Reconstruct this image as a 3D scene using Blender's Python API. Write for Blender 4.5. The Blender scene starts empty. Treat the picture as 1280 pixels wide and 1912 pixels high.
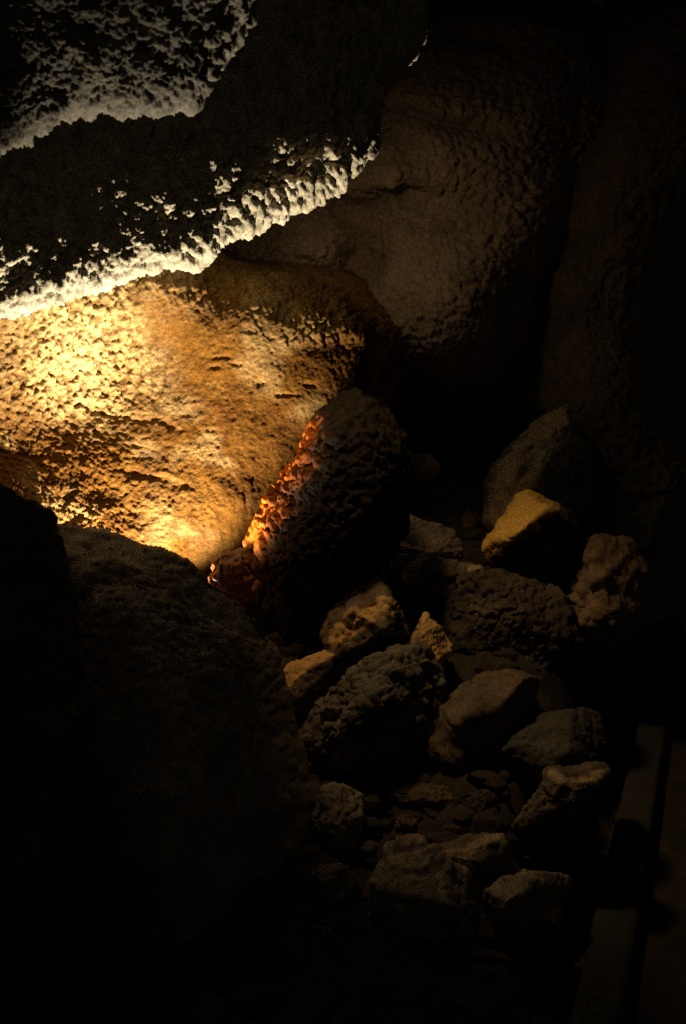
import bpy, bmesh, math, random
import numpy as np
from mathutils import Vector

# ------------------------------------------------------------------ camera, world, lamps, exposure
scene = bpy.context.scene
COL = scene.collection
VFOV = math.radians(55.0)
K = math.tan(VFOV / 2) / 956.0            # metres per photo pixel at one metre
CAMZ = 1.7
W0, H0 = 1280.0, 1912.0


def at(px, py, d):
    """A place in the cave given by its bearing from the viewpoint and its distance along y."""
    return np.array([(px - 640.0) * K * d, d, CAMZ + (956.0 - py) * K * d])


cam = bpy.data.cameras.new('camera')
cam.sensor_fit = 'VERTICAL'
cam.sensor_height = 36.0
cam.lens_unit = 'FOV'
cam.angle_y = VFOV
cam.clip_start = 0.05
cam.clip_end = 200
cam.dof.use_dof = True
cam.dof.focus_distance = 4.9
cam.dof.aperture_fstop = 2.8
camo = bpy.data.objects.new('camera', cam)
COL.objects.link(camo)
camo.location = (0, 0, CAMZ)
camo.rotation_euler = (math.radians(90), 0, 0)
scene.camera = camo

world = bpy.data.worlds.new('World')
scene.world = world
world.use_nodes = True
bg = world.node_tree.nodes['Background']
bg.inputs[0].default_value = (0.85, 0.72, 0.55, 1)
bg.inputs[1].default_value = 0.015

vs = scene.view_settings
vs.view_transform = 'Standard'
vs.look = 'None'
vs.exposure = 0.0
vs.gamma = 1.0
vs.use_curve_mapping = False
cy = scene.cycles
cy.use_denoising = False
cy.max_bounces = 5
cy.diffuse_bounces = 2
cy.glossy_bounces = 2
cy.sample_clamp_indirect = 1.5
cy.caustics_reflective = False
cy.caustics_refractive = False
cy.use_adaptive_sampling = False


def spot(name, p, target, power, color, cone, blend, radius=0.05):
    l = bpy.data.lights.new(name, 'SPOT')
    l.energy = power
    l.color = color
    l.spot_size = math.radians(cone)
    l.spot_blend = blend
    l.shadow_soft_size = radius
    o = bpy.data.objects.new(name, l)
    COL.objects.link(o)
    o.location = p
    o.rotation_euler = (Vector(target) - Vector(p)).to_track_quat('-Z', 'Y').to_euler()
    return o


# show-cave lamp hidden in the pit behind the broad boulder, plus two added fills
spot('pit_lamp', at(305, 1235, 4.53), at(240, 480, 4.6), 740, (1.0, 0.83, 0.58), 102, 0.85, 0.03)
spot('rubble_fill', at(456, -70, 3.72), at(880, 1170, 4.65), 135, (1.0, 0.62, 0.27), 52, 1.0, 0.16)  # added fill light for the rubble, in place of bounce off the wall
spot('wall_fill', at(660, 262, 5.1), at(830, 500, 6.0), 4.6, (1.0, 0.7, 0.4), 140, 1.0, 0.05)  # added fill light for the far wall, no lamp known there

# ------------------------------------------------------------------ noise
U32 = np.uint32


def hash01(ix, iy, iz, seed):
    h = (ix.astype(np.int64) * 374761393 + iy.astype(np.int64) * 668265263 + iz.astype(np.int64) * 2147483647 + seed * 974634777)
    h = (h & 0xffffffff).astype(np.uint64)
    h = ((h ^ (h >> np.uint64(13))) * np.uint64(1274126177)) & np.uint64(0xffffffff)
    h = ((h ^ (h >> np.uint64(16))) * np.uint64(2246822519)) & np.uint64(0xffffffff)
    h = h ^ (h >> np.uint64(15))
    return (h & np.uint64(0xffffff)).astype(np.float32) / np.float32(16777216.0)


def vnoise(P, seed=0):
    P = np.asarray(P, dtype=np.float64)
    I = np.floor(P).astype(np.int64)
    F = (P - I).astype(np.float32)
    S = F * F * F * (F * (F * 6 - 15) + 10)
    out = np.zeros(len(P), np.float32)
    for dx in (0, 1):
        wx = S[:, 0] if dx else 1 - S[:, 0]
        for dy in (0, 1):
            wy = S[:, 1] if dy else 1 - S[:, 1]
            for dz in (0, 1):
                wz = S[:, 2] if dz else 1 - S[:, 2]
                out += wx * wy * wz * hash01(I[:, 0] + dx, I[:, 1] + dy, I[:, 2] + dz, seed)
    return out * 2 - 1


def fbm(P, scale, octaves=4, seed=0, gain=0.5):
    out = np.zeros(len(P), np.float32)
    a, f, tot = 1.0, 1.0 / scale, 0.0
    for o in range(octaves):
        out += a * vnoise(P * f + 17.3 * o, seed + o)
        tot += a
        a *= gain
        f *= 2.03
    return out / tot


def worley(P, scale, seed=0, jitter=0.9):
    Q = np.asarray(P, np.float64) / scale
    I = np.floor(Q).astype(np.int64)
    F = (Q - I).astype(np.float32)
    f1 = np.full(len(Q), 9.0, np.float32)
    f2 = np.full(len(Q), 9.0, np.float32)
    cid = np.zeros(len(Q), np.float32)
    for dx in (-1, 0, 1):
        for dy in (-1, 0, 1):
            for dz in (-1, 0, 1):
                a, b, c = I[:, 0] + dx, I[:, 1] + dy, I[:, 2] + dz
                r = hash01(a, b, c, seed + 11)
                r2 = np.modf(r * 173.31)[0]
                r3 = np.modf(r * 7919.7)[0]
                d = np.sqrt((dx + 0.5 + (r - 0.5) * jitter - F[:, 0]) ** 2 + (dy + 0.5 + (r2 - 0.5) * jitter - F[:, 1]) ** 2 + (dz + 0.5 + (r3 - 0.5) * jitter - F[:, 2]) ** 2)
                m = d < f1
                f2 = np.where(m, f1, np.minimum(f2, d))
                cid = np.where(m, r, cid)
                f1 = np.where(m, d, f1)
    return f1, f2, cid


def popcorn(P, size, seed=0, warp=0.35):
    """Knobbly cave-coral relief, 0 in the gaps to 1 on the knobs."""
    Wp = P + warp * size * np.stack([vnoise(P / (size * 0.9), seed + 1), vnoise(P / (size * 0.9) + 31, seed + 2), vnoise(P / (size * 0.9) + 67, seed + 3)], 1)
    f1, f2, cid = worley(Wp, size, seed)
    h = np.sqrt(np.clip(1 - (f1 / 0.72) ** 2, 0, 1))
    return h * (0.35 + 0.65 * np.modf(cid * 91.7)[0])


def sstep(a, b, x):
    t = np.clip((x - a) / (b - a), 0, 1)
    return t * t * (3 - 2 * t)


# ------------------------------------------------------------------ surfaces
def rbf(ctrl, lift=0.0):
    c = np.array(ctrl, float)
    A, v = c[:, :2], c[:, 2]
    s = max(np.ptp(A[:, 0]), np.ptp(A[:, 1]))
    A = A / s
    n = len(A)

    def phi(r2):
        return np.where(r2 > 1e-12, 0.5 * r2 * np.log(r2 + 1e-12), 0)
    D = ((A[:, None] - A[None]) ** 2).sum(-1)
    M = np.zeros((n + 3, n + 3))
    M[:n, :n] = phi(D) + np.eye(n) * 1e-4
    M[:n, n] = 1
    M[:n, n + 1:] = A
    M[n:, :n] = M[:n, n:].T
    sol = np.linalg.solve(M, np.concatenate([v, [0, 0, 0]]))

    def f(x, y):
        q = np.stack([x.ravel(), y.ravel()], 1) / s
        out = sol[n] + q @ sol[n + 1:]
        for i in range(n):
            out = out + sol[i] * phi(((q - A[i]) ** 2).sum(1))
        return out.reshape(x.shape)
    return f


def grid_normals(G):
    du = np.gradient(G, axis=1)
    dv = np.gradient(G, axis=0)
    n = np.cross(du, dv)
    return n / (np.linalg.norm(n, axis=2, keepdims=True) + 1e-12)


def mesh_from(name, V, F, mat, origin=None):
    V = np.asarray(V, np.float32)
    F = np.asarray(F, np.int32)
    if origin is None:
        origin = np.array([V[:, 0].mean(), V[:, 1].mean(), V[:, 2].min()])
    V = V - origin.astype(np.float32)
    me = bpy.data.meshes.new(name)
    me.vertices.add(len(V))
    me.vertices.foreach_set('co', V.ravel())
    k = F.shape[1]
    me.loops.add(F.size)
    me.loops.foreach_set('vertex_index', F.ravel())
    me.polygons.add(len(F))
    me.polygons.foreach_set('loop_start', np.arange(0, F.size, k, dtype=np.int32))
    me.polygons.foreach_set('loop_total', np.full(len(F), k, np.int32))
    me.polygons.foreach_set('use_smooth', np.ones(len(F), bool))
    me.update(calc_edges=True)
    me.validate()
    me.materials.append(mat)
    o = bpy.data.objects.new(name, me)
    o.location = origin
    COL.objects.link(o)
    return o


def grid_faces(nv, nu):
    i = np.arange(nv * nu).reshape(nv, nu)
    return np.stack([i[:-1, :-1].ravel(), i[:-1, 1:].ravel(), i[1:, 1:].ravel(), i[1:, :-1].ravel()], 1)


def tag(o, label=None, cat=None, group=None, kind=None):
    if label: o['label'] = label
    if cat: o['category'] = cat
    if group: o['group'] = group
    if kind: o['kind'] = kind
    return o


def to_world(PX, PY, D):
    return np.stack([(PX - 640.0) * K * D, D, CAMZ + (956.0 - PY) * K * D], -1)


def grid_object(name, G, disp, mat, PX=None, PY=None):
    N = grid_normals(G)
    # normals towards the viewpoint
    view = np.array([0, 0, CAMZ]) - G
    sgn = np.sign((N * view).sum(2).mean())
    N = N * sgn
    P = G.reshape(-1, 3)
    h = disp(P, None if PX is None else PX.ravel(), None if PY is None else PY.ravel())
    P = P + N.reshape(-1, 3) * h[:, None]
    F = grid_faces(*G.shape[:2])
    if sgn < 0: F = F[:, ::-1]
    return mesh_from(name, P, F, mat)


def sheet(name, ctrl, xr, yr, step, disp, mat):
    f = rbf(ctrl)
    xs = np.arange(xr[0], xr[1] + 1, step)
    ys = np.arange(yr[0], yr[1] + 1, step)
    PX, PY = np.meshgrid(xs, ys)
    D = np.clip(f(PX.astype(float), PY.astype(float)), 1.2, 12)
    return grid_object(name, to_world(PX, PY, D), disp, mat, PX, PY)


def resample(pts, n):
    p = np.array(pts, float)
    # Catmull-Rom through the points, then even arc length
    out = []
    for i in range(len(p) - 1):
        p0, p1, p2, p3 = p[max(i - 1, 0)], p[i], p[i + 1], p[min(i + 2, len(p) - 1)]
        t = np.linspace(0, 1, 24, endpoint=False)[:, None]
        out.append(0.5 * (2 * p1 + (p2 - p0) * t + (2 * p0 - 5 * p1 + 4 * p2 - p3) * t ** 2 + (3 * p1 - p0 - 3 * p2 + p3) * t ** 3))
    out = np.vstack(out + [p[-1:]])
    L = np.concatenate([[0], np.cumsum(np.linalg.norm(np.diff(out, axis=0), axis=1))])
    s = np.linspace(0, L[-1], n)
    return np.stack([np.interp(s, L, out[:, k]) for k in range(2)], 1)


def slab(name, outline, centre, depth, n_arc, inner, step, roundpx, roundd, back, disp, mat, tuck=0.16):
    """A hanging block of rock: front face inside an edge line, rounded lip, and its underside running back."""
    O = resample(outline, n_arc)
    c = np.array(centre, float)
    R = np.linalg.norm(O - c, axis=1)
    # distances inward from the lip: dense near it, wide further in
    e = np.concatenate([np.linspace(R.max(), inner, 24)[:-1], np.arange(inner, -0.1, -step)])
    rows = []
    for ej in e:
        fr = np.clip(1 - ej / R, 0.02, 1)
        p = c + (O - c) * fr[:, None]
        q = np.clip(ej / roundpx, 0, 1)
        rd = roundd * (1 - np.sqrt(np.clip(1 - (1 - q) ** 2, 0, 1)))
        rows.append(to_world(p[:, 0], p[:, 1], depth(p[:, 0], p[:, 1]) + rd))
    m = int(back / (step * K * 4)) // 2
    for k in range(1, m + 1):
        t = k / m
        p = c + (O - c) * (1 - tuck * t ** 1.3)
        rows.append(to_world(p[:, 0], p[:, 1], depth(p[:, 0], p[:, 1]) + roundd + back * t))
    G = np.array(rows)
    PX = np.repeat(O[None, :, 0], len(rows), 0)
    PY = np.repeat(O[None, :, 1], len(rows), 0)
    N = grid_normals(G)
    mid = len(e) - int(0.6 * inner / step)
    view = np.array([0, 0, CAMZ]) - G[mid]
    sgn = np.sign((N[mid] * view).sum(1).mean())
    N = N * sgn
    P = G.reshape(-1, 3)
    h = disp(P, PX.ravel(), PY.ravel())
    P = P + N.reshape(-1, 3) * h[:, None]
    F = grid_faces(*G.shape[:2])
    if sgn < 0: F = F[:, ::-1]
    return mesh_from(name, P, F, mat)


_ico = {}


def ico(level):
    if level not in _ico:
        bm = bmesh.new()
        bmesh.ops.create_icosphere(bm, subdivisions=level, radius=1.0)
        bm.verts.ensure_lookup_table()
        V = np.array([v.co[:] for v in bm.verts])
        F = np.array([[v.index for v in f.verts] for f in bm.faces], np.int32)
        bm.free()
        _ico[level] = (V / np.linalg.norm(V, axis=1, keepdims=True), F)
    return _ico[level]


def hull_planes(pts):
    bm = bmesh.new()
    for p in pts: bm.verts.new(p)
    bmesh.ops.convex_hull(bm, input=bm.verts[:])
    bm.normal_update()
    pl = []
    for f in bm.faces:
        n = np.array(f.normal[:])
        if np.linalg.norm(n) < 0.5: continue
        h = float(n @ np.array(f.verts[0].co[:]))
        if h < 0: n, h = -n, -h
        if not any(n @ q[0] > 0.995 for q in pl): pl.append((n, max(h, 1e-3)))
    bm.free()
    return pl


def rock_mesh(pts, level, sharp, disp, cuts=0, seed=0):
    pts = np.array(pts)
    c = pts.mean(0)
    V, F = ico(level)
    pl = hull_planes(pts - c)
    # broken faces: a few random cuts
    rg = np.random.default_rng(seed)
    for _ in range(cuts):
        n = rg.normal(size=3) * np.array([1, 1, 0.8])
        n /= np.linalg.norm(n)
        pl.append((n, float(((pts - c) @ n).max()) * rg.uniform(0.62, 0.85)))
    acc = np.zeros(len(V))
    for n, h in pl:
        acc += (np.clip(V @ n, 0, None) / h) ** sharp
    r = acc ** (-1.0 / sharp)
    P = V * r[:, None] + c
    # vertex normals before relief
    tri = P[F]
    fn = np.cross(tri[:, 1] - tri[:, 0], tri[:, 2] - tri[:, 0])
    N = np.zeros_like(P)
    for k in range(3): np.add.at(N, F[:, k], fn)
    N /= np.linalg.norm(N, axis=1, keepdims=True) + 1e-12
    P = P + N * disp(P)[:, None]
    return P, F


def rock(name, outline, depth, front, mat, label, cat='boulder', level=6, sharp=26, thick=0.7, rough=1.0, nod=0.0, nodsize=0.035, grow=1.2, group=None, seed=None, coat=None, cuts=0):
    """Outline seen from the path, at its own distance; front = ridge points standing nearer; the body goes back by thick x its width."""
    o2 = np.array(outline, float)
    c2 = o2.mean(0)
    o2 = c2 + (o2 - c2) * grow
    w = min(np.ptp(o2[:, 0]), np.ptp(o2[:, 1])) * K * depth
    pts = [at(x, y, depth) for x, y in o2]
    for x, y, dd in front: pts.append(at(x, y, depth - dd))
    for x, y in c2 + (o2 - c2) * 0.72: pts.append(at(x, y, depth + thick * w))
    if seed is None: seed = int(abs(o2.sum())) % 1000

    def disp(P):
        h = rough * (0.085 * w * fbm(P, w * 0.5, 4, seed) + 0.012 * fbm(P, 0.05, 4, seed + 5, 0.65))
        # chipped, stepped facets
        f1, f2, cid = worley(P + 0.1 * w * vnoise(P / (0.3 * w), seed + 1)[:, None], w * 0.36, seed + 9)
        h += rough * 0.085 * w * (np.modf(cid * 53.1)[0] - 0.5) * sstep(0.0, 0.22, f2 - f1)
        h -= rough * 0.012 * (1 - sstep(0.0, 0.05, f2 - f1)) * sstep(0.4, 0.6, np.modf(cid * 17.7)[0])
        # vesicles
        f1, f2, cid = worley(P, 0.03, seed + 15)
        h -= 0.008 * (1 - sstep(0.15, 0.42, f1)) * (np.modf(cid * 31.3)[0] > 0.55)
        if nod: h += nod * popcorn(P, nodsize, seed + 3)
        return h
    P, F = rock_mesh(pts, level, sharp * 2.2, disp, cuts, seed)
    ob = mesh_from(name, P, F, mat)
    if coat is not None:
        a = ob.data.attributes.new('coat_and_light', 'FLOAT', 'POINT')
        a.data.foreach_set('value', coat(P).astype(np.float32))
    return tag(ob, label, cat, group)


# ------------------------------------------------------------------ materials
def rock_mat(name, cols, scale=3.0, bump=0.5, rough=0.85, grain=90.0, streak=None, spec=0.3, coat=None):
    m = bpy.data.materials.new(name)
    m.use_nodes = True
    nt = m.node_tree
    N, L = nt.nodes, nt.links
    bs = N['Principled BSDF']
    bs.inputs['Roughness'].default_value = rough
    bs.inputs['Specular IOR Level'].default_value = spec
    tc = N.new('ShaderNodeTexCoord')
    src = tc.outputs['Object']
    if streak:
        mp = N.new('ShaderNodeMapping')
        mp.inputs['Scale'].default_value = streak
        L.new(src, mp.inputs[0])
        src = mp.outputs[0]
    n1 = N.new('ShaderNodeTexNoise')
    n1.inputs['Scale'].default_value = scale
    n1.inputs['Detail'].default_value = 8
    n1.inputs['Roughness'].default_value = 0.68
    n1.inputs['Distortion'].default_value = 0.6
    L.new(src, n1.inputs['Vector'])
    r1 = N.new('ShaderNodeValToRGB')
    el = r1.color_ramp.elements
    k = len(cols)
    lo, hi = 0.3, 0.7
    el[0].position = lo
    el[0].color = (*cols[0], 1)
    el[1].position = hi
    el[1].color = (*cols[-1], 1)
    for i in range(1, k - 1):
        e = el.new(lo + (hi - lo) * i / (k - 1))
        e.color = (*cols[i], 1)
    L.new(n1.outputs['Fac'], r1.inputs[0])
    # specks of grain
    n2 = N.new('ShaderNodeTexNoise')
    n2.inputs['Scale'].default_value = grain
    n2.inputs['Detail'].default_value = 4
    n2.inputs['Roughness'].default_value = 0.7
    L.new(tc.outputs['Object'], n2.inputs['Vector'])
    mr = N.new('ShaderNodeMapRange')
    mr.inputs['From Min'].default_value = 0.32
    mr.inputs['From Max'].default_value = 0.68
    mr.inputs['To Min'].default_value = 0.55
    mr.inputs['To Max'].default_value = 1.3
    L.new(n2.outputs['Fac'], mr.inputs[0])
    mx = N.new('ShaderNodeMix')
    mx.data_type = 'RGBA'
    mx.blend_type = 'MULTIPLY'
    mx.inputs['Factor'].default_value = 1.0
    if coat:                                   # masked second colour: calcite, rust and painted light
        ca = N.new('ShaderNodeAttribute')
        ca.attribute_name = 'coat_and_light'
        cm = N.new('ShaderNodeMix')
        cm.data_type = 'RGBA'
        cm.inputs['B'].default_value = (*coat, 1)
        L.new(ca.outputs['Fac'], cm.inputs['Factor'])
        L.new(r1.outputs[0], cm.inputs['A'])
        L.new(cm.outputs['Result'], mx.inputs['A'])
    else:
        L.new(r1.outputs[0], mx.inputs['A'])
    L.new(mr.outputs[0], mx.inputs['B'])
    L.new(mx.outputs['Result'], bs.inputs['Base Color'])
    bp = N.new('ShaderNodeBump')
    bp.inputs['Strength'].default_value = bump
    bp.inputs['Distance'].default_value = 0.008
    L.new(n2.outputs['Fac'], bp.inputs['Height'])
    L.new(bp.outputs[0], bs.inputs['Normal'])
    return m


M_gold = rock_mat('ochre_limestone', [(0.035, 0.014, 0.0025), (0.088, 0.035, 0.005), (0.125, 0.055, 0.008), (0.155, 0.073, 0.012)], 4.5, 0.8, 0.9, 75, coat=(0.56, 0.4, 0.175), spec=0.08)  # coat: calcite on the knobs plus painted hot spots
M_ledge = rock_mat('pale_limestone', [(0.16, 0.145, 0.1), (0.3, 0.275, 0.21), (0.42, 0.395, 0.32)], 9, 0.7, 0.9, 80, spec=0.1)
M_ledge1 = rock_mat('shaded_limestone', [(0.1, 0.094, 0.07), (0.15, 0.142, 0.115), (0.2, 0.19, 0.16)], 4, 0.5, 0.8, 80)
M_far = rock_mat('brown_limestone', [(0.16, 0.115, 0.075), (0.25, 0.185, 0.12), (0.33, 0.25, 0.17)], 2.5, 0.6, 0.85, 60)
M_crust = rock_mat('rust_crust', [(0.14, 0.08, 0.045), (0.4, 0.13, 0.028), (0.48, 0.22, 0.07)], 6, 0.4, 0.5, 60)
M_col = rock_mat('dark_brown_limestone', [(0.06, 0.044, 0.03), (0.11, 0.082, 0.055), (0.16, 0.12, 0.082)], 2.5, 0.6, 0.85, 60)
M_rim = rock_mat('dark_rock_with_lit_rust_rim', [(0.008, 0.0065, 0.005), (0.015, 0.012, 0.009), (0.03, 0.024, 0.017)], 6, 0.6, 0.7, 60, coat=(0.5, 0.125, 0.012), spec=0.04)  # body darkened to read as shade; rust rim carries painted lamp glow
M_dark = rock_mat('dark_basalt', [(0.018, 0.015, 0.011), (0.045, 0.036, 0.026), (0.12, 0.095, 0.066)], 4, 0.7, 0.85, 70)
M_rock = rock_mat('rubble_stone', [(0.05, 0.036, 0.025), (0.105, 0.077, 0.05), (0.18, 0.135, 0.085)], 7, 0.7, 0.85, 80)
M_rockg = rock_mat('grey_rubble_stone', [(0.045, 0.042, 0.034), (0.09, 0.082, 0.065), (0.14, 0.125, 0.095)], 7, 0.7, 0.85, 80)
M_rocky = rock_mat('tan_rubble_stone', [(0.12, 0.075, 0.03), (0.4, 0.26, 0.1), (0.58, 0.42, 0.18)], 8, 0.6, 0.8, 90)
M_tan = rock_mat('brown_rubble_stone', [(0.1, 0.07, 0.045), (0.22, 0.155, 0.095), (0.34, 0.25, 0.155)], 7, 0.7, 0.85, 80)
M_grey = rock_mat('pale_grey_rubble', [(0.09, 0.08, 0.062), (0.2, 0.175, 0.135), (0.32, 0.285, 0.22)], 7, 0.7, 0.85, 80)
M_dgrey = rock_mat('dull_grey_stone', [(0.03, 0.029, 0.025), (0.05, 0.048, 0.042), (0.075, 0.07, 0.06)], 6, 0.6, 0.85, 80)
M_mound = rock_mat('brown_mound_rock', [(0.1, 0.08, 0.055), (0.22, 0.175, 0.12), (0.36, 0.29, 0.2)], 5, 0.8, 0.9, 60)
M_yellow = rock_mat('dark_stone_with_yellow_lit_face', [(0.035, 0.027, 0.019), (0.065, 0.05, 0.035), (0.11, 0.085, 0.06)], 8, 0.6, 0.85, 90, coat=(0.62, 0.39, 0.09))  # coat colour paints the lit face of the wedge stone
M_littan = rock_mat('dark_stone_with_tan_lit_face', [(0.04, 0.031, 0.022), (0.085, 0.064, 0.044), (0.15, 0.115, 0.078)], 8, 0.6, 0.85, 90, coat=(0.4, 0.25, 0.1))  # coat colour paints lit bands and top edges
M_litpale = rock_mat('dark_stone_with_pale_lit_face', [(0.05, 0.042, 0.032), (0.1, 0.084, 0.062), (0.17, 0.145, 0.108)], 8, 0.6, 0.85, 90, coat=(0.3, 0.23, 0.15))  # coat colour paints lit edges and crests
M_floor = rock_mat('cave_dirt', [(0.016, 0.014, 0.011), (0.028, 0.023, 0.018), (0.045, 0.038, 0.03)], 5, 0.8, 0.9, 60)
M_conc = rock_mat('worn_concrete', [(0.02, 0.02, 0.019), (0.03, 0.03, 0.028), (0.042, 0.042, 0.04)], 6, 0.3, 0.8, 120)

# ------------------------------------------------------------------ setting: far wall, floor, ceiling
far_ctrl = []
for x, y, d in [
    (500, -150, 6.6), (780, -120, 6.6), (1000, -150, 7.0), (1300, -150, 7.4), (1600, 300, 7.8), (1600, 900, 8.2),
    (780, 10, 6.25), (880, 20, 6.25), (990, 40, 6.35), (700, 60, 6.3),
    (720, 120, 6.05), (800, 120, 6.0), (900, 130, 6.1), (1000, 140, 6.15),
    (700, 190, 6.0), (800, 195, 5.92), (900, 195, 6.0), (1000, 195, 6.12),
    (660, 290, 6.1), (760, 300, 6.05), (860, 300, 6.05), (950, 300, 6.1),
    (620, 335, 6.1), (740, 335, 6.0), (830, 330, 6.05), (970, 380, 6.1),
    (560, 400, 6.1), (660, 385, 6.2), (760, 380, 6.15), (860, 370, 6.12), (1000, 400, 6.15),
    (480, 440, 5.85), (570, 460, 5.9), (660, 470, 6.15), (740, 440, 6.1), (850, 430, 6.1), (950, 460, 6.1),
    (420, 520, 5.9), (560, 530, 5.95), (680, 530, 6.12), (760, 510, 5.95), (850, 540, 5.8), (920, 560, 6.0), (990, 560, 6.35),
    (400, 650, 5.8), (700, 620, 5.9), (780, 610, 5.82), (860, 620, 5.82), (920, 640, 6.0), (1000, 650, 6.6), (1060, 300, 6.35), (1060, 500, 6.6),
    (600, 720, 5.9), (720, 700, 6.15), (820, 690, 5.95), (900, 700, 6.25),
    (760, 770, 6.7), (860, 790, 6.9), (980, 780, 7.3), (650, 850, 6.4), (1200, 800, 7.6),
    (760, 900, 7.2), (900, 900, 7.3), (1100, 1000, 7.5), (500, 1000, 6.0), (750, 1100, 6.8), (300, 900, 5.9), (250, 400, 5.7), (1500, 1200, 8),
]:
    far_ctrl.append((x, y, d))


def far_disp(P, px, py):
    amp = 0.6 + 0.4 * sstep(-0.25, 0.35, fbm(P, 0.5, 2, 71))
    wob = fbm(P, 0.45, 4, 73)
    yy = py + 42 * wob + 0.03 * (px - 800)
    xx = px + 50 * fbm(P + 5, 0.4, 3, 74)

    def bed(y0, up, down, x0, x1):
        """A recessed bed: steep above, fading out below."""
        d = yy - y0
        return np.where(d < 0, np.exp(-(d / up) ** 2), np.exp(-(d / down) ** 2)) * sstep(x0, x0 + 60, xx) * (1 - sstep(x1 - 120, x1, xx))
    cut = bed(228, 14, 38, 640, 1010) + 0.7 * bed(366, 22, 40, 580, 880) + 0.35 * bed(418, 6, 14, 690, 820) + 0.5 * bed(70, 26, 36, 700, 1000)
    cut += 0.9 * np.exp(-((xx - 668) / 45) ** 2 - ((yy - 475) / 60) ** 2)
    return -0.15 * cut + 0.09 * fbm(P, 0.6, 4, 40, 0.42) + 0.042 * amp * popcorn(P, 0.044, 41, 0.5) + 0.012 * popcorn(P, 0.032, 44)


o = sheet('cave_wall', far_ctrl, (200, 1620), (-180, 1420), 3, far_disp, M_far)
tag(o, kind='structure')

KX0, KX1 = at(1064, 1912, 3.26), at(1231, 1172, 7.4)       # kerb line, left edge of its top
kdir = (KX1 - KX0)


def kerb_pt(t): return KX0 + kdir * t


fl = []
for x, y, d in [(640, 2600, 2.0), (640, 1912, 3.2), (780, 1720, 3.75), (640, 1600, 3.95), (720, 1480, 4.3), (870, 1440, 4.25), (1000, 1500, 4.1), (960, 1300, 4.7),
                (650, 1260, 4.75), (560, 1360, 4.5), (750, 1150, 5.05), (900, 1160, 5.1), (1080, 1180, 5.3), (1130, 1310, 5.25), (850, 1050, 5.6), (1000, 1060, 5.7), 
                (820, 920, 6.6), (1000, 900, 6.5), (1120, 920, 6.6), (700, 900, 6.0), (850, 830, 7.4), (1050, 820, 7.6),
                (200, 1912, 3.2), (-100, 1700, 3.4), (200, 1400, 4.2), (0, 1200, 4.5), (330, 1340, 4.7), (480, 1230, 4.85), (150, 1300, 4.75), (-300, 1250, 4.6), (420, 1300, 5.4)]:
    p = at(x, y, d)
    fl.append((p[0], p[1], p[2]))
for t in (-0.6, -0.3, 0, 0.25, 0.5, 0.75, 1, 1.3):
    p = kerb_pt(t)
    fl.append((p[0] - 0.08, p[1], p[2] - 0.26))
    fl.append((p[0] + 0.6, p[1], p[2] - 0.3))
    fl.append((p[0] + 2.0, p[1], p[2] - 0.3))
fl += [(-2, 0.3, -0.3), (2, 0.3, -0.2), (-3.5, 3, 0.1)]
ff0 = rbf(fl)


def ff(x, y):
    """Height of the cave floor; it drops away beside the kerb."""
    z = ff0(x, y)
    t = (y - KX0[1]) / kdir[1]
    kx, kz = KX0[0] + kdir[0] * t, KX0[2] + kdir[2] * t
    w = sstep(kx - 0.4, kx - 0.08, x)
    return z * (1 - w) + np.minimum(z, kz - 0.22) * w


gx, gy = np.meshgrid(np.arange(-3.6, 5.2, 0.026), np.arange(0.2, 8.2, 0.026))
gz = ff(gx, gy)
o = grid_object('cave_floor', np.stack([gx, gy, gz], -1), lambda P, a, b: 0.05 * fbm(P, 0.4, 4, 5) + 0.045 * popcorn(P, 0.13, 6) + 0.014 * popcorn(P, 0.045, 8), M_floor)
tag(o, kind='structure')

gx, gy = np.meshgrid(np.arange(-4.5, 6.0, 0.06), np.arange(0.2, 8.4, 0.06))
gz = 4.9 + 0.0 * gx + 0.25 * np.sin(gx * 0.8) - 0.12 * (gy - 4)
o = grid_object('cave_ceiling', np.stack([gx, gy, gz], -1), lambda P, a, b: 0.25 * fbm(P, 1.2, 5, 15) + 0.03 * popcorn(P, 0.15, 16), M_floor)
tag(o, kind='structure')

# footpath and its kerb
PW = 0.165


def strip(name, x0, x1, z, mat, seg=160, cross=10, disp=0.004, bevel=0.0, skirt=0.4):
    ts = np.linspace(-0.75, 1.35, seg)
    prof = [(x0, z - skirt), (x0, z - 0.02), (x0 + 0.006, z - 0.006), (x0 + 0.02, z)] + [(x0 + 0.02 + (x1 - x0 - 0.04) * k / cross, z) for k in range(1, cross)] + [(x1 - 0.02, z), (x1 - 0.006, z - 0.006), (x1, z - 0.02), (x1, z - skirt)]
    G = np.array([[kerb_pt(t) + np.array([px, 0, pz]) for px, pz in prof] for t in ts])
    return grid_object(name, G, lambda P, a, b: disp * fbm(P, 0.12, 4, 91) + 0.012 * fbm(P, 1.0, 2, 92), mat)


tag(strip('path_kerb', 0.0, PW, 0.0, M_conc), kind='structure')
tag(strip('path', PW + 0.002, PW + 1.5, -0.11, M_floor, cross=40), kind='structure')

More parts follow.
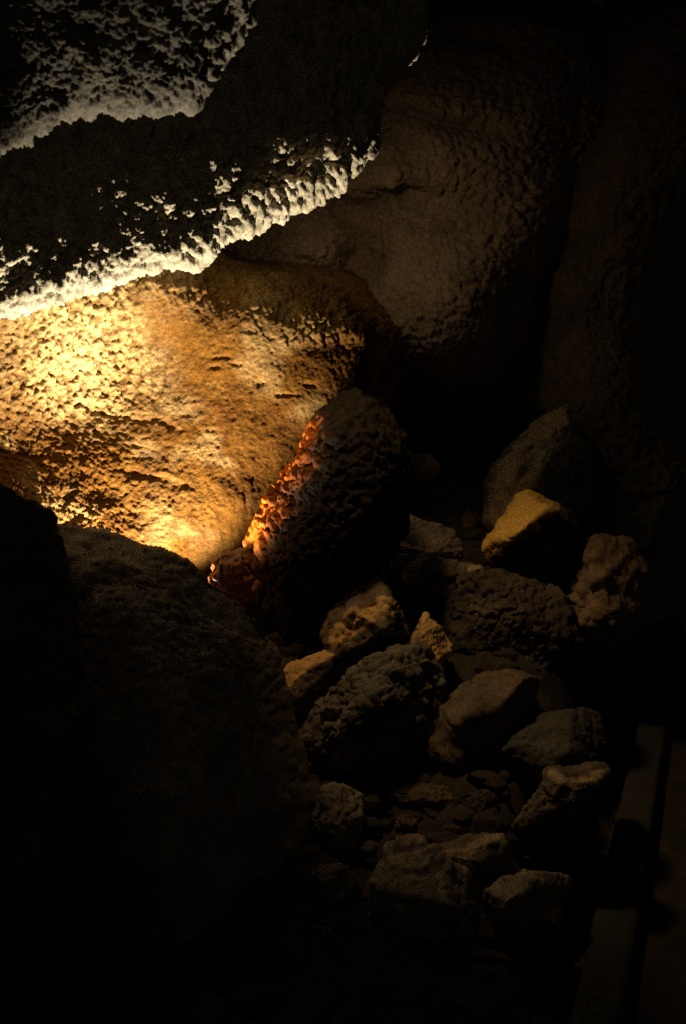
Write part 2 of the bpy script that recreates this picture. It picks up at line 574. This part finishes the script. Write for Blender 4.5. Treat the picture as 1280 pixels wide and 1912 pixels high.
# ------------------------------------------------------------------ the lit wall
gold_ctrl = [(-700, 400, 2.6), (-700, 800, 2.75), (-700, 1200, 2.6), (-300, 480, 3.5), (-300, 800, 3.7), (-300, 1100, 3.5), (0, 480, 4.28), (0, 620, 4.4), (0, 760, 4.48), (0, 860, 4.46), (0, 950, 4.24), (0, 1100, 4.1), (0, 1300, 4.0),
             (120, 520, 4.66), (130, 640, 4.76), (130, 760, 4.84), (120, 880, 4.7), (100, 980, 4.5), (130, 1100, 4.45),
             (230, 500, 4.88), (240, 620, 4.99), (245, 760, 5.06), (230, 900, 4.93), (240, 1000, 4.86), (230, 1150, 4.85),
             (285, 480, 5.0), (290, 640, 5.06), (300, 800, 5.06), (310, 930, 4.98), (340, 1060, 4.98), (320, 1300, 5.05),
             (380, 490, 5.2), (400, 560, 5.04), (430, 700, 5.02), (430, 850, 5.02), (420, 980, 5.0), (420, 1080, 5.1),
             (470, 515, 5.3), (540, 580, 5.1), (540, 680, 5.05), (540, 800, 5.08), (520, 920, 5.12), (520, 1080, 5.3),
             (560, 520, 5.4), (640, 550, 5.35), (620, 590, 5.15), (640, 650, 5.14), (620, 760, 5.16), (620, 900, 5.4),
             (685, 600, 5.32), (690, 680, 5.3), (690, 740, 5.4), (750, 620, 5.9), (760, 750, 6.3), (720, 850, 6.2), (720, 540, 6.7), (640, 495, 6.5), (560, 465, 6.4), (470, 460, 6.3), (400, 430, 6.1), (300, 420, 5.6), (0, 380, 4.6)]

pits = [(408, 668, 26, 5), (440, 680, 16, 6), (400, 686, 14, 6), (575, 718, 22, 6), (540, 738, 30, 4), (486, 715, 12, 9), (205, 845, 14, 10), (640, 745, 28, 6)]


PALE = []


def gold_disp(P, px, py):
    w1, w2, w3 = fbm(P, 0.3, 3, 3), fbm(P, 0.25, 3, 9), fbm(P, 0.16, 3, 12)
    left = 1 - sstep(225, 290, px + 40 * w1)
    band = 1 - sstep(690, 830, py + 0.12 * px + 60 * w2)
    top = 1 - sstep(520, 640, py - 0.08 * (px - 300) + 60 * w2)
    right = sstep(520, 640, px + 40 * w1) * (1 - sstep(650, 740, py))
    strong = np.clip(left * (0.3 + 0.7 * band) + 0.9 * top + 0.6 * right, 0.0, 1)
    S = P * np.array([1.0, 1.0, 0.85])
    knob = popcorn(S, 0.034, 21, 0.4)
    h = 0.022 * strong * knob
    h += 0.0085 * (0.35 + 0.65 * strong) * popcorn(P, 0.02, 24, 0.5)
    h += 0.005 * fbm(P, 0.02, 2, 26)
    h += 0.035 * fbm(P, 0.45, 4, 22) + 0.012 * w3
    low = (1 - band) * (1 - sstep(170, 300, px + 40 * w1))
    q = np.stack([P[:, 0] * 0.82 - P[:, 2] * 0.57, P[:, 1], (P[:, 0] * 0.57 + P[:, 2] * 0.82) * 2.2], 1)
    h += 0.011 * low * popcorn(q, 0.036, 27, 0.6) + 0.016 * low * fbm(q, 0.3, 4, 29)
    fl_ = sstep(880, 940, py) * sstep(220, 290, px)
    h += 0.010 * fl_ * fbm(P * np.array([4.0, 1, 0.9]), 0.2, 3, 28)
    ww = 14 * fbm(P, 0.045, 4, 33, 0.75)
    for x, y, rx, ry in pits:
        d = np.hypot((px - x) / rx, (py - y) / ry) + ww / 10
        h -= 0.013 * (1 - sstep(0.0, 1.2, d))
    # broken steps in the bedding, falling to the right
    for (x0, y0, x1, y1) in [(215, 890, 345, 905), (150, 760, 330, 800)]:
        t = np.clip((px - x0) / (x1 - x0), 0, 1)
        yy = y0 + (y1 - y0) * t
        inx = sstep(x0 - 30, x0 + 20, px) * (1 - sstep(x1 - 20, x1 + 30, px))
        h -= 0.010 * inx * np.exp(-((py - yy + 8 * w3 * 3) / 7.0) ** 2)
    soft = 1 - sstep(150, 350, px + 70 * w1)  # left band: calcite knobs, paled further as a painted hot spot
    fan = np.exp(-((px - 320 - 0.15 * (py - 980)) / 60) ** 2 - ((py - 985) / 75) ** 2)  # fan of lamplight above the pit, painted pale
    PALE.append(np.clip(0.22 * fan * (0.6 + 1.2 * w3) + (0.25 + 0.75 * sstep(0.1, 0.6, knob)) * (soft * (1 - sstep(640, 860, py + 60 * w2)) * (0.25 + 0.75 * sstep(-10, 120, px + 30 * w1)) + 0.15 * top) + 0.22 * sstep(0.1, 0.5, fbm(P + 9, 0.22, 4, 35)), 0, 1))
    return h


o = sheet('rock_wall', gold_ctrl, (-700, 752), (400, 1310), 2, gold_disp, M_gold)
at_ = o.data.attributes.new('coat_and_light', 'FLOAT', 'POINT')
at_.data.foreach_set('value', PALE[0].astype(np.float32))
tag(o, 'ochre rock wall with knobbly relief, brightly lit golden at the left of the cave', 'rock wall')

# ------------------------------------------------------------------ hanging ledges
ledge2 = [(-420, 760), (-200, 660), (0, 583), (60, 562), (120, 540), (210, 518), (300, 491), (365, 478), (410, 440), (500, 405), (570, 380), (615, 345), (650, 312), (688, 268), (699, 215), (712, 165), (735, 125), (772, 85), (782, 20), (785, -120)]
l2 = [(-420, 760, 3.75), (-200, 660, 3.95), (0, 583, 4.12), (150, 530, 4.22), (300, 491, 4.32), (410, 440, 4.37), (500, 405, 4.42), (600, 355, 4.42), (690, 265, 4.42), (770, 80, 4.5), (785, -100, 4.6)]
d2 = rbf(l2 + [(x - 30, y - 90, d - 0.05) for x, y, d in l2[:8]] + [(x - 70, y - 220, d - 0.06) for x, y, d in l2[:8]] + [(x - 100, y - 420, d + 0.02) for x, y, d in l2[1:8]] + [(100, -600, 4.5), (600, -300, 4.7)])


def ledge_disp(s, seed, amp):
    def f(P, px, py):
        return amp * 0.052 * popcorn(P, s, seed, 0.45) * (0.5 + 0.5 * sstep(-0.4, 0.3, fbm(P, 0.2, 2, seed + 2))) + amp * 0.024 * popcorn(P, s * 0.45, seed + 4, 0.6) + 0.02 * popcorn(P, s * 2.3, seed + 14, 0.7) + 0.06 * fbm(P, 0.4, 4, seed + 7)
    return f


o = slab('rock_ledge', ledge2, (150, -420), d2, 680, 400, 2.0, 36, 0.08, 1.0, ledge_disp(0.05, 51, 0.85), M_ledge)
tag(o, 'pitted overhang of pale rock whose glaring white lip crosses above the golden wall', 'rock ledge', 'rock ledges hanging from the roof')

ledge1 = [(-420, 420), (-200, 340), (-60, 290), (20, 262), (70, 245), (130, 213), (210, 200), (240, 204), (330, 183), (362, 160), (382, 122), (410, 85), (450, 35), (462, -40), (470, -160)]
l1 = [(-420, 420, 2.75), (-200, 340, 2.85), (0, 268, 2.95), (130, 213, 3.0), (240, 200, 3.05), (382, 122, 3.12), (450, 35, 3.2), (470, -160, 3.3)]
d1 = rbf(l1 + [(x - 20, y - 110, d - 0.14 - 0.08 * max(0, x) / 400) for x, y, d in l1[:7]] + [(x - 50, y - 230, d - 0.2 - 0.28 * max(0, x) / 400) for x, y, d in l1[:7]] + [(0, -500, 2.5), (400, -500, 2.8)])
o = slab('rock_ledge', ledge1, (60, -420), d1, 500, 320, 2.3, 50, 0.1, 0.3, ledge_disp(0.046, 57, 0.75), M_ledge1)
tag(o, 'blurred pitted ledge with pale edge in the top corner, nearest under the roof', 'rock ledge', 'rock ledges hanging from the roof')

# ------------------------------------------------------------------ rock column at the right
col_ctrl = [(1115, -100, 6.4), (1115, 100, 6.3), (1112, 230, 6.1), (1062, 360, 5.95), (1050, 450, 5.85), (1012, 560, 5.8), (998, 680, 5.85), (995, 780, 6.0), (1000, 950, 6.4)]
col_l = resample([(1180, -200), (1150, 0), (1125, 150), (1112, 240), (1066, 350), (1052, 450), (1015, 560), (1000, 680), (998, 760), (1010, 840), (1040, 920)], 330)
rows = []
for i, (x, y) in enumerate(col_l):
    r = []
    for k in range(120):
        t = k / 119
        ang = math.radians(-35 + 160 * t)           # half-round section turning from behind the left edge to the far right
        rad = 0.42 + 0.1 * math.sin(y * 0.008)
        base = at(x, y, 6.5)
        r.append(base + np.array([rad - rad * math.cos(ang), -1.15 * rad * math.sin(ang) , 0.0]))
    rows.append(r)
o = grid_object('rock_column', np.array(rows), lambda P, a, b: 0.1 * fbm(P, 0.5, 5, 61) + 0.032 * popcorn(P, 0.055, 62) + 0.012 * popcorn(P, 0.028, 64), M_col)
tag(o, 'dim knobbly rock column standing right of the far wall', 'rock column')

# ------------------------------------------------------------------ the big rocks at the left and middle
rock('boulder', [(-60, 900), (0, 910), (60, 935), (100, 962), (120, 1010), (140, 1110), (150, 1300), (160, 1600), (100, 1950), (-300, 2000), (-400, 1300), (-250, 950)], 3.3,
     [(0, 1200, 0.35), (40, 1700, 0.5)], M_dark, 'black boulder rising at the left edge, nearest of the dark boulders', level=7, sharp=30, thick=0.5, grow=1.03, nod=0.02, nodsize=0.05, rough=0.45)
rock('boulder', [(60, 975), (110, 982), (200, 1008), (270, 1032), (345, 1056), (400, 1085), (480, 1150), (505, 1190), (520, 1280), (560, 1380), (600, 1560), (560, 1950), (100, 2000), (-60, 1400)], 4.0,
     [(240, 1180, 0.3), (300, 1330, 0.42), (300, 1700, 0.65), (130, 1100, 0.15), (420, 1250, 0.22)], M_mound, 'broad dark boulder with rough sloping top below the golden wall', level=7, sharp=30, thick=0.06, grow=1.03, nod=0.012, nodsize=0.045, rough=0.4)
rock('boulder', [(396, 1076), (410, 1046), (440, 1030), (468, 1022), (474, 1060), (472, 1110), (440, 1120), (410, 1110)], 4.3,
     [(440, 1060, 0.1)], M_crust, 'small rust-coloured rock wedged in the notch under the golden wall', level=5, sharp=10, thick=0.4, nod=0.012, nodsize=0.03)



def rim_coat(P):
    """Rust crust on the flank facing the golden wall, with lamplit glow painted in."""
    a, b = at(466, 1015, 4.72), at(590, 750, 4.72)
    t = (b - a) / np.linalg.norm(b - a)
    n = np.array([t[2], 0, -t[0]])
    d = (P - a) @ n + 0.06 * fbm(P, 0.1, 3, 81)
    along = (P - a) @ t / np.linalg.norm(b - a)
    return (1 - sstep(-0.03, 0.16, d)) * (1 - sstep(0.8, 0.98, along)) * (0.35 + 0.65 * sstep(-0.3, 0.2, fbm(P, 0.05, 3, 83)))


crust_pts = [(466, 1015), (484, 978), (500, 940), (522, 895), (556, 850), (570, 800), (582, 768), (612, 752), (660, 742), (700, 762), (735, 800), (762, 860), (770, 920), (755, 990), (710, 1050), (655, 1095), (615, 1150), (575, 1195), (530, 1180), (498, 1130), (480, 1070)]
rock('boulder', crust_pts, 4.72, [(560, 900, 0.1), (540, 990, 0.16), (600, 820, 0.12), (640, 800, 0.3), (600, 880, 0.27), (690, 860, 0.32), (690, 940, 0.34), (600, 1080, 0.22), (650, 1000, 0.31), (560, 1040, 0.24)], M_rim,
     'tall knobbly dark boulder with a fiery rust-orange rim along its side', level=7, sharp=24, thick=0.3, grow=1.05, nod=0.026, nodsize=0.034, rough=0.8, coat=rim_coat)

# ------------------------------------------------------------------ the rubble pile
def lit_face(segs, seed=0):
    """Painted light: paler colour along the lit ridge or face of a dark stone."""
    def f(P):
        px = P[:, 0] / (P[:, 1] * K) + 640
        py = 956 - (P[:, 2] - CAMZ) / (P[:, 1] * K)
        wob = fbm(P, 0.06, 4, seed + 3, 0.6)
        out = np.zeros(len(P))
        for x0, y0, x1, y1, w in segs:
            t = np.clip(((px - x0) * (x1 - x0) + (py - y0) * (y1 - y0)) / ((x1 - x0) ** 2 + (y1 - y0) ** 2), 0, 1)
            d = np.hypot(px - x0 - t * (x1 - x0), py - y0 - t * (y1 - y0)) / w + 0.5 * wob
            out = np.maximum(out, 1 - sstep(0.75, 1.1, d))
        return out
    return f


R = [
    # outline, depth, front ridges, material, label, options
    ([(904, 1010), (935, 965), (962, 924), (985, 918), (1026, 940), (1066, 960), (1086, 1000), (1070, 1040), (1000, 1064), (930, 1056), (904, 1042)], 5.35,
     [(905, 1026, 0.06), (955, 1002, 0.24), (1022, 948, 0.2)], M_yellow, 'wedge-shaped stone with one bright yellow face, brightest in the rubble pile', dict(grow=1.06, cuts=2, coat=lit_face([(906, 1022, 950, 990, 20), (950, 985, 985, 945, 32), (985, 935, 1020, 942, 24)], 1), sharp=26, rough=0.8)),
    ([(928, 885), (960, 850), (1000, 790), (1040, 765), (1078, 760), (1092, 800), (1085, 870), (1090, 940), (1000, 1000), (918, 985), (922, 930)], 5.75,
     [(985, 880, 0.25), (1050, 800, 0.2), (960, 960, 0.2)], M_litpale, 'tall leaning boulder behind the bright yellow wedge stone', dict(coat=lit_face([(935, 960, 960, 890, 34), (960, 890, 1010, 810, 36), (1010, 800, 1070, 765, 26)], 2), sharp=30)),
    ([(733, 1014), (764, 970), (800, 978), (850, 1000), (864, 1026), (832, 1042), (782, 1032), (736, 1022)], 5.25,
     [(740, 1018, 0.05), (800, 1034, 0.1), (790, 1000, 0.05)], M_litpale, 'flat slab with a pale lower edge beside the rust-rimmed boulder', dict(coat=lit_face([(732, 1014, 790, 1030, 8), (790, 1030, 830, 1042, 8)], 3), sharp=28, rough=0.8, thick=0.9)),
    ([(752, 1086), (788, 1042), (850, 1052), (922, 1066), (900, 1084), (852, 1118), (822, 1122), (795, 1104)], 5.05,
     [(800, 1060, 0.06), (830, 1100, 0.1)], M_litpale, 'flat tilted slab just below the slab with pale lower edge', dict(coat=lit_face([(752, 1086, 790, 1040, 11), (880, 1062, 922, 1068, 7)], 4), sharp=28, rough=0.9)),
    ([(708, 1052), (730, 1032), (758, 1046), (766, 1068), (742, 1082), (712, 1070)], 5.15, [(735, 1056, 0.06)], M_rockg, 'small round stone at the end of the two flat slabs', dict(level=5)),
    ([(738, 852), (780, 850), (802, 856), (818, 876), (800, 906), (772, 926), (754, 916), (750, 886)], 6.1, [(775, 880, 0.1)], M_tan, 'lone wedge stone in the dark hollow behind the rust-rimmed boulder', dict(level=5, sharp=20)),
    ([(612, 1182), (640, 1122), (700, 1074), (735, 1088), (756, 1140), (760, 1180), (722, 1206), (660, 1230), (624, 1212)], 4.48,
     [(640, 1175, 0.1), (720, 1135, 0.12), (700, 1180, 0.2), (660, 1200, 0.16)], M_littan, 'rounded tan stone with a lit band across its front, above the knobbly clinker boulder', dict(coat=lit_face([(640, 1180, 665, 1150, 22), (665, 1160, 715, 1135, 20), (625, 1195, 640, 1190, 12)], 5), sharp=24, nod=0.012)),
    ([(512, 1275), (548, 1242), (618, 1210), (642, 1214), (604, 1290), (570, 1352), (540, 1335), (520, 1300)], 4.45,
     [(550, 1262, 0.1), (600, 1235, 0.08), (560, 1310, 0.14)], M_littan, 'tan stone with glowing top edge against the broad dark boulder', dict(coat=lit_face([(540, 1255, 560, 1240, 18), (560, 1238, 622, 1216, 16), (528, 1275, 536, 1270, 14)], 6), sharp=32)),
    ([(758, 1205), (797, 1142), (818, 1162), (838, 1215), (812, 1250), (782, 1242), (764, 1226)], 4.55,
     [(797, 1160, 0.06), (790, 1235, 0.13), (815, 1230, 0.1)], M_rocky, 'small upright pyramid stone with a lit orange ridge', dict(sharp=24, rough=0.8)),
    ([(572, 1392), (600, 1325), (640, 1275), (700, 1235), (770, 1214), (812, 1270), (818, 1322), (790, 1375), (700, 1432), (620, 1436)], 4.3,
     [(700, 1310, 0.22), (640, 1370, 0.18), (760, 1290, 0.15)], M_rockg, 'coarse knobbly boulder like clinker in the middle of the rubble', dict(level=7, sharp=9, nod=0.035, nodsize=0.045)),
    ([(802, 1405), (812, 1350), (850, 1302), (900, 1256), (960, 1248), (1006, 1268), (990, 1330), (930, 1420), (850, 1444)], 4.3,
     [(860, 1340, 0.16), (930, 1280, 0.14), (860, 1410, 0.14)], M_rock, 'smooth brown boulder right of the knobbly clinker boulder', dict(sharp=20, rough=0.9)),
    ([(800, 1146), (850, 1096), (920, 1084), (1000, 1106), (1060, 1140), (1092, 1190), (1060, 1236), (1000, 1272), (900, 1244), (840, 1216)], 4.9,
     [(900, 1150, 0.2), (1000, 1190, 0.2), (880, 1210, 0.2)], M_dark, 'long dark rough boulder behind the pyramid stone', dict(level=7, sharp=12, nod=0.02, nodsize=0.035)),
    ([(1068, 1140), (1096, 1070), (1084, 1038), (1130, 1018), (1190, 1014), (1216, 1060), (1202, 1130), (1164, 1184), (1130, 1188), (1108, 1150)], 5.4,
     [(1130, 1080, 0.2), (1150, 1150, 0.2)], M_tan, 'forked lumpy boulder above the upper end of the kerb', dict(sharp=10, nod=0.03, nodsize=0.08, rough=1.4)),
    ([(1178, 962), (1200, 930), (1236, 918), (1244, 980), (1222, 1034), (1184, 1012)], 5.9, [(1205, 975, 0.12)], M_rockg, 'dim stone above the forked lumpy boulder', dict(level=5)),
    ([(928, 1470), (938, 1400), (1000, 1342), (1080, 1324), (1118, 1340), (1114, 1420), (1052, 1482), (980, 1494)], 4.15,
     [(990, 1400, 0.2), (1060, 1370, 0.18)], M_dgrey, 'large smooth grey boulder beside the kerb', dict(sharp=18, rough=0.9)),
    ([(996, 1496), (1030, 1442), (1100, 1446), (1148, 1434), (1136, 1476), (1080, 1530), (1010, 1566), (960, 1560)], 3.95,
     [(1040, 1470, 0.1), (1060, 1500, 0.16)], M_litpale, 'jagged stone with ragged top in front of the smooth grey boulder', dict(coat=lit_face([(1030, 1446, 1060, 1460, 9), (1060, 1462, 1140, 1440, 9)], 8), sharp=20, rough=1.4)),
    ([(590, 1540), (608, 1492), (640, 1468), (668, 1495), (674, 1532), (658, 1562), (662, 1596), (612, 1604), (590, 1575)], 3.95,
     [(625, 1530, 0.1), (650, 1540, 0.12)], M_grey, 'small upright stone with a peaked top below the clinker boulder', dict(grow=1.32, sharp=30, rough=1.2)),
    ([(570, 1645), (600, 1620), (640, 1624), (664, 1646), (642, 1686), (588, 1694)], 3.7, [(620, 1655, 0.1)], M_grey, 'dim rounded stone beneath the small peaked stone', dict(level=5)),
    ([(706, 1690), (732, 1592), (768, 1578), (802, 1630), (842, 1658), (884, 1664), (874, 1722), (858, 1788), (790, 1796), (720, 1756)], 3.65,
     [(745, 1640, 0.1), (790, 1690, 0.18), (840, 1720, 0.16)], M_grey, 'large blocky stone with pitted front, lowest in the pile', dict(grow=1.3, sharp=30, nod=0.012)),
    ([(786, 1606), (866, 1582), (938, 1548), (962, 1580), (944, 1640), (884, 1662), (820, 1644)], 3.8, [(800, 1612, 0.06), (900, 1572, 0.08), (890, 1620, 0.14)], M_litpale, 'dark stone with a long thin lit crest above the blocky stone', dict(coat=lit_face([(790, 1608, 866, 1592, 13), (866, 1592, 936, 1554, 11)], 7), sharp=24)),
    ([(896, 1704), (920, 1664), (980, 1634), (1036, 1638), (1064, 1650), (1030, 1695), (964, 1740), (914, 1752)], 3.65,
     [(950, 1680, 0.12), (1010, 1660, 0.1)], M_grey, 'oval flat-topped stone beside the blocky stone near the kerb', dict(sharp=24, rough=1.0)),
]
for i, (outl, d, fr, mt, lab, kw) in enumerate(R):
    rock('boulder', outl, d, fr, mt, lab, group='stones of the rubble pile', seed=200 + 7 * i, **{'cuts': 7, **kw})

# smaller broken stones wedged in the gaps, resting on the slope
def on_floor(px, py):
    d = np.linspace(2.5, 7.5, 400)
    p = np.stack([(px - 640) * K * d, d, CAMZ + (956 - py) * K * d], 1)
    hit = np.where(p[:, 2] < ff(p[:, 0][None], p[:, 1][None])[0])[0]
    return d[hit[0]] if len(hit) else None


gaps = [(878, 975, 32), (690, 1048, 26), (1040, 1085, 34), (1105, 1225, 34), (1060, 1290, 30), (715, 1475, 36), (800, 1495, 42), (885, 1505, 36), (690, 1590, 26), (1080, 1600, 36), (1010, 1600, 26), (560, 1425, 32), (690, 1680, 24), (940, 1790, 30), (600, 1760, 30), (1130, 1330, 30), (650, 1460, 22), (850, 1550, 28), (760, 1545, 26), (1010, 1740, 28)]
gap_where = ['small broken stone between the flat slabs and the yellow wedge stone', 'small broken stone at the foot of the rust-rimmed boulder beside the flat slabs',
             'small broken stone under the yellow wedge stone, above the long dark boulder', 'small broken stone just below the forked lumpy boulder',
             'small broken stone between the long dark boulder and the smooth grey boulder', 'broken stone directly under the knobbly clinker boulder',
             'widest of the broken stones in the hollow under the clinker boulder', 'broken stone directly below the smooth brown boulder',
             'small broken stone touching the side of the small peaked stone', 'small broken stone below the jagged stone, beside the kerb',
             'small broken stone between the jagged stone and the stone with lit crest', 'broken stone wedged between the broad dark boulder and the clinker boulder',
             'small broken stone at the left side of the large blocky stone', 'small dark broken stone on the floor below the oval flat-topped stone',
             'lowest small stone, on the dark floor below the dim rounded stone', 'small broken stone between the smooth grey boulder and the kerb',
             'tiny broken stone just above the small peaked stone', 'small broken stone just above the stone with the lit crest',
             'small broken stone just above the large blocky stone', 'small broken stone between the oval flat-topped stone and the kerb']
grg = np.random.default_rng(12)
for i, (x, y, r) in enumerate(gaps):
    d = on_floor(x, y + 0.7 * r)
    if d is None: continue
    n = 7
    ang = np.sort(grg.uniform(0, 2 * math.pi, n)) + np.linspace(0, 0.4, n)
    rr = r * grg.uniform(0.75, 1.15, n)
    outl = [(x + rr[k] * math.cos(ang[k]) * 1.15, y + rr[k] * math.sin(ang[k]) * 0.8) for k in range(n)]
    rock('broken_stone', outl, d, [(x - 0.2 * r, y - 0.2 * r, 0.05), (x + 0.3 * r, y + 0.1 * r, 0.07)], (M_rock, M_dgrey, M_littan)[i % 3], gap_where[i], cat='stone', level=5, sharp=30, cuts=5, seed=500 + i, group='small stones wedged in the rubble')

# ------------------------------------------------------------------ loose rubble between the stones
rng = np.random.default_rng(4)
Vs, Fs, off = [], [], 0
V0, F0 = ico(2)
for i in range(2600):
    x = rng.uniform(-0.6, 2.2)
    y = rng.uniform(3.0, 6.6)
    tk = (y - KX0[1]) / kdir[1]
    if x > kerb_pt(tk)[0] - 0.08: continue
    z = float(ff(np.array([[x]]), np.array([[y]]))[0, 0])
    s = 0.012 + 0.06 * rng.random() ** 3
    pn = rng.normal(size=(9, 3))
    pn /= np.linalg.norm(pn, axis=1, keepdims=True)
    v = V0 * np.minimum(1.3, 1 / np.maximum((V0 @ pn.T / rng.uniform(0.6, 1, 9)).max(1), 0.5))[:, None] * s * np.array([1.2, 1.0, 0.75])
    a = rng.uniform(0, 6.28)
    v = np.stack([v[:, 0] * math.cos(a) - v[:, 1] * math.sin(a), v[:, 0] * math.sin(a) + v[:, 1] * math.cos(a), v[:, 2]], 1)
    Vs.append(v + np.array([x, y, z + 0.03]))
    Fs.append(F0 + off)
    off += len(V0)
o = mesh_from('loose_rubble', np.vstack(Vs), np.vstack(Fs), M_floor)
o.data.polygons.foreach_set('use_smooth', np.zeros(len(o.data.polygons), bool))
tag(o, 'loose small rubble strewn between the boulders', 'rubble', kind='stuff')
print('tris', sum(len(m.polygons) * (2 if len(m.polygons[0].vertices) == 4 else 1) for m in bpy.data.meshes))
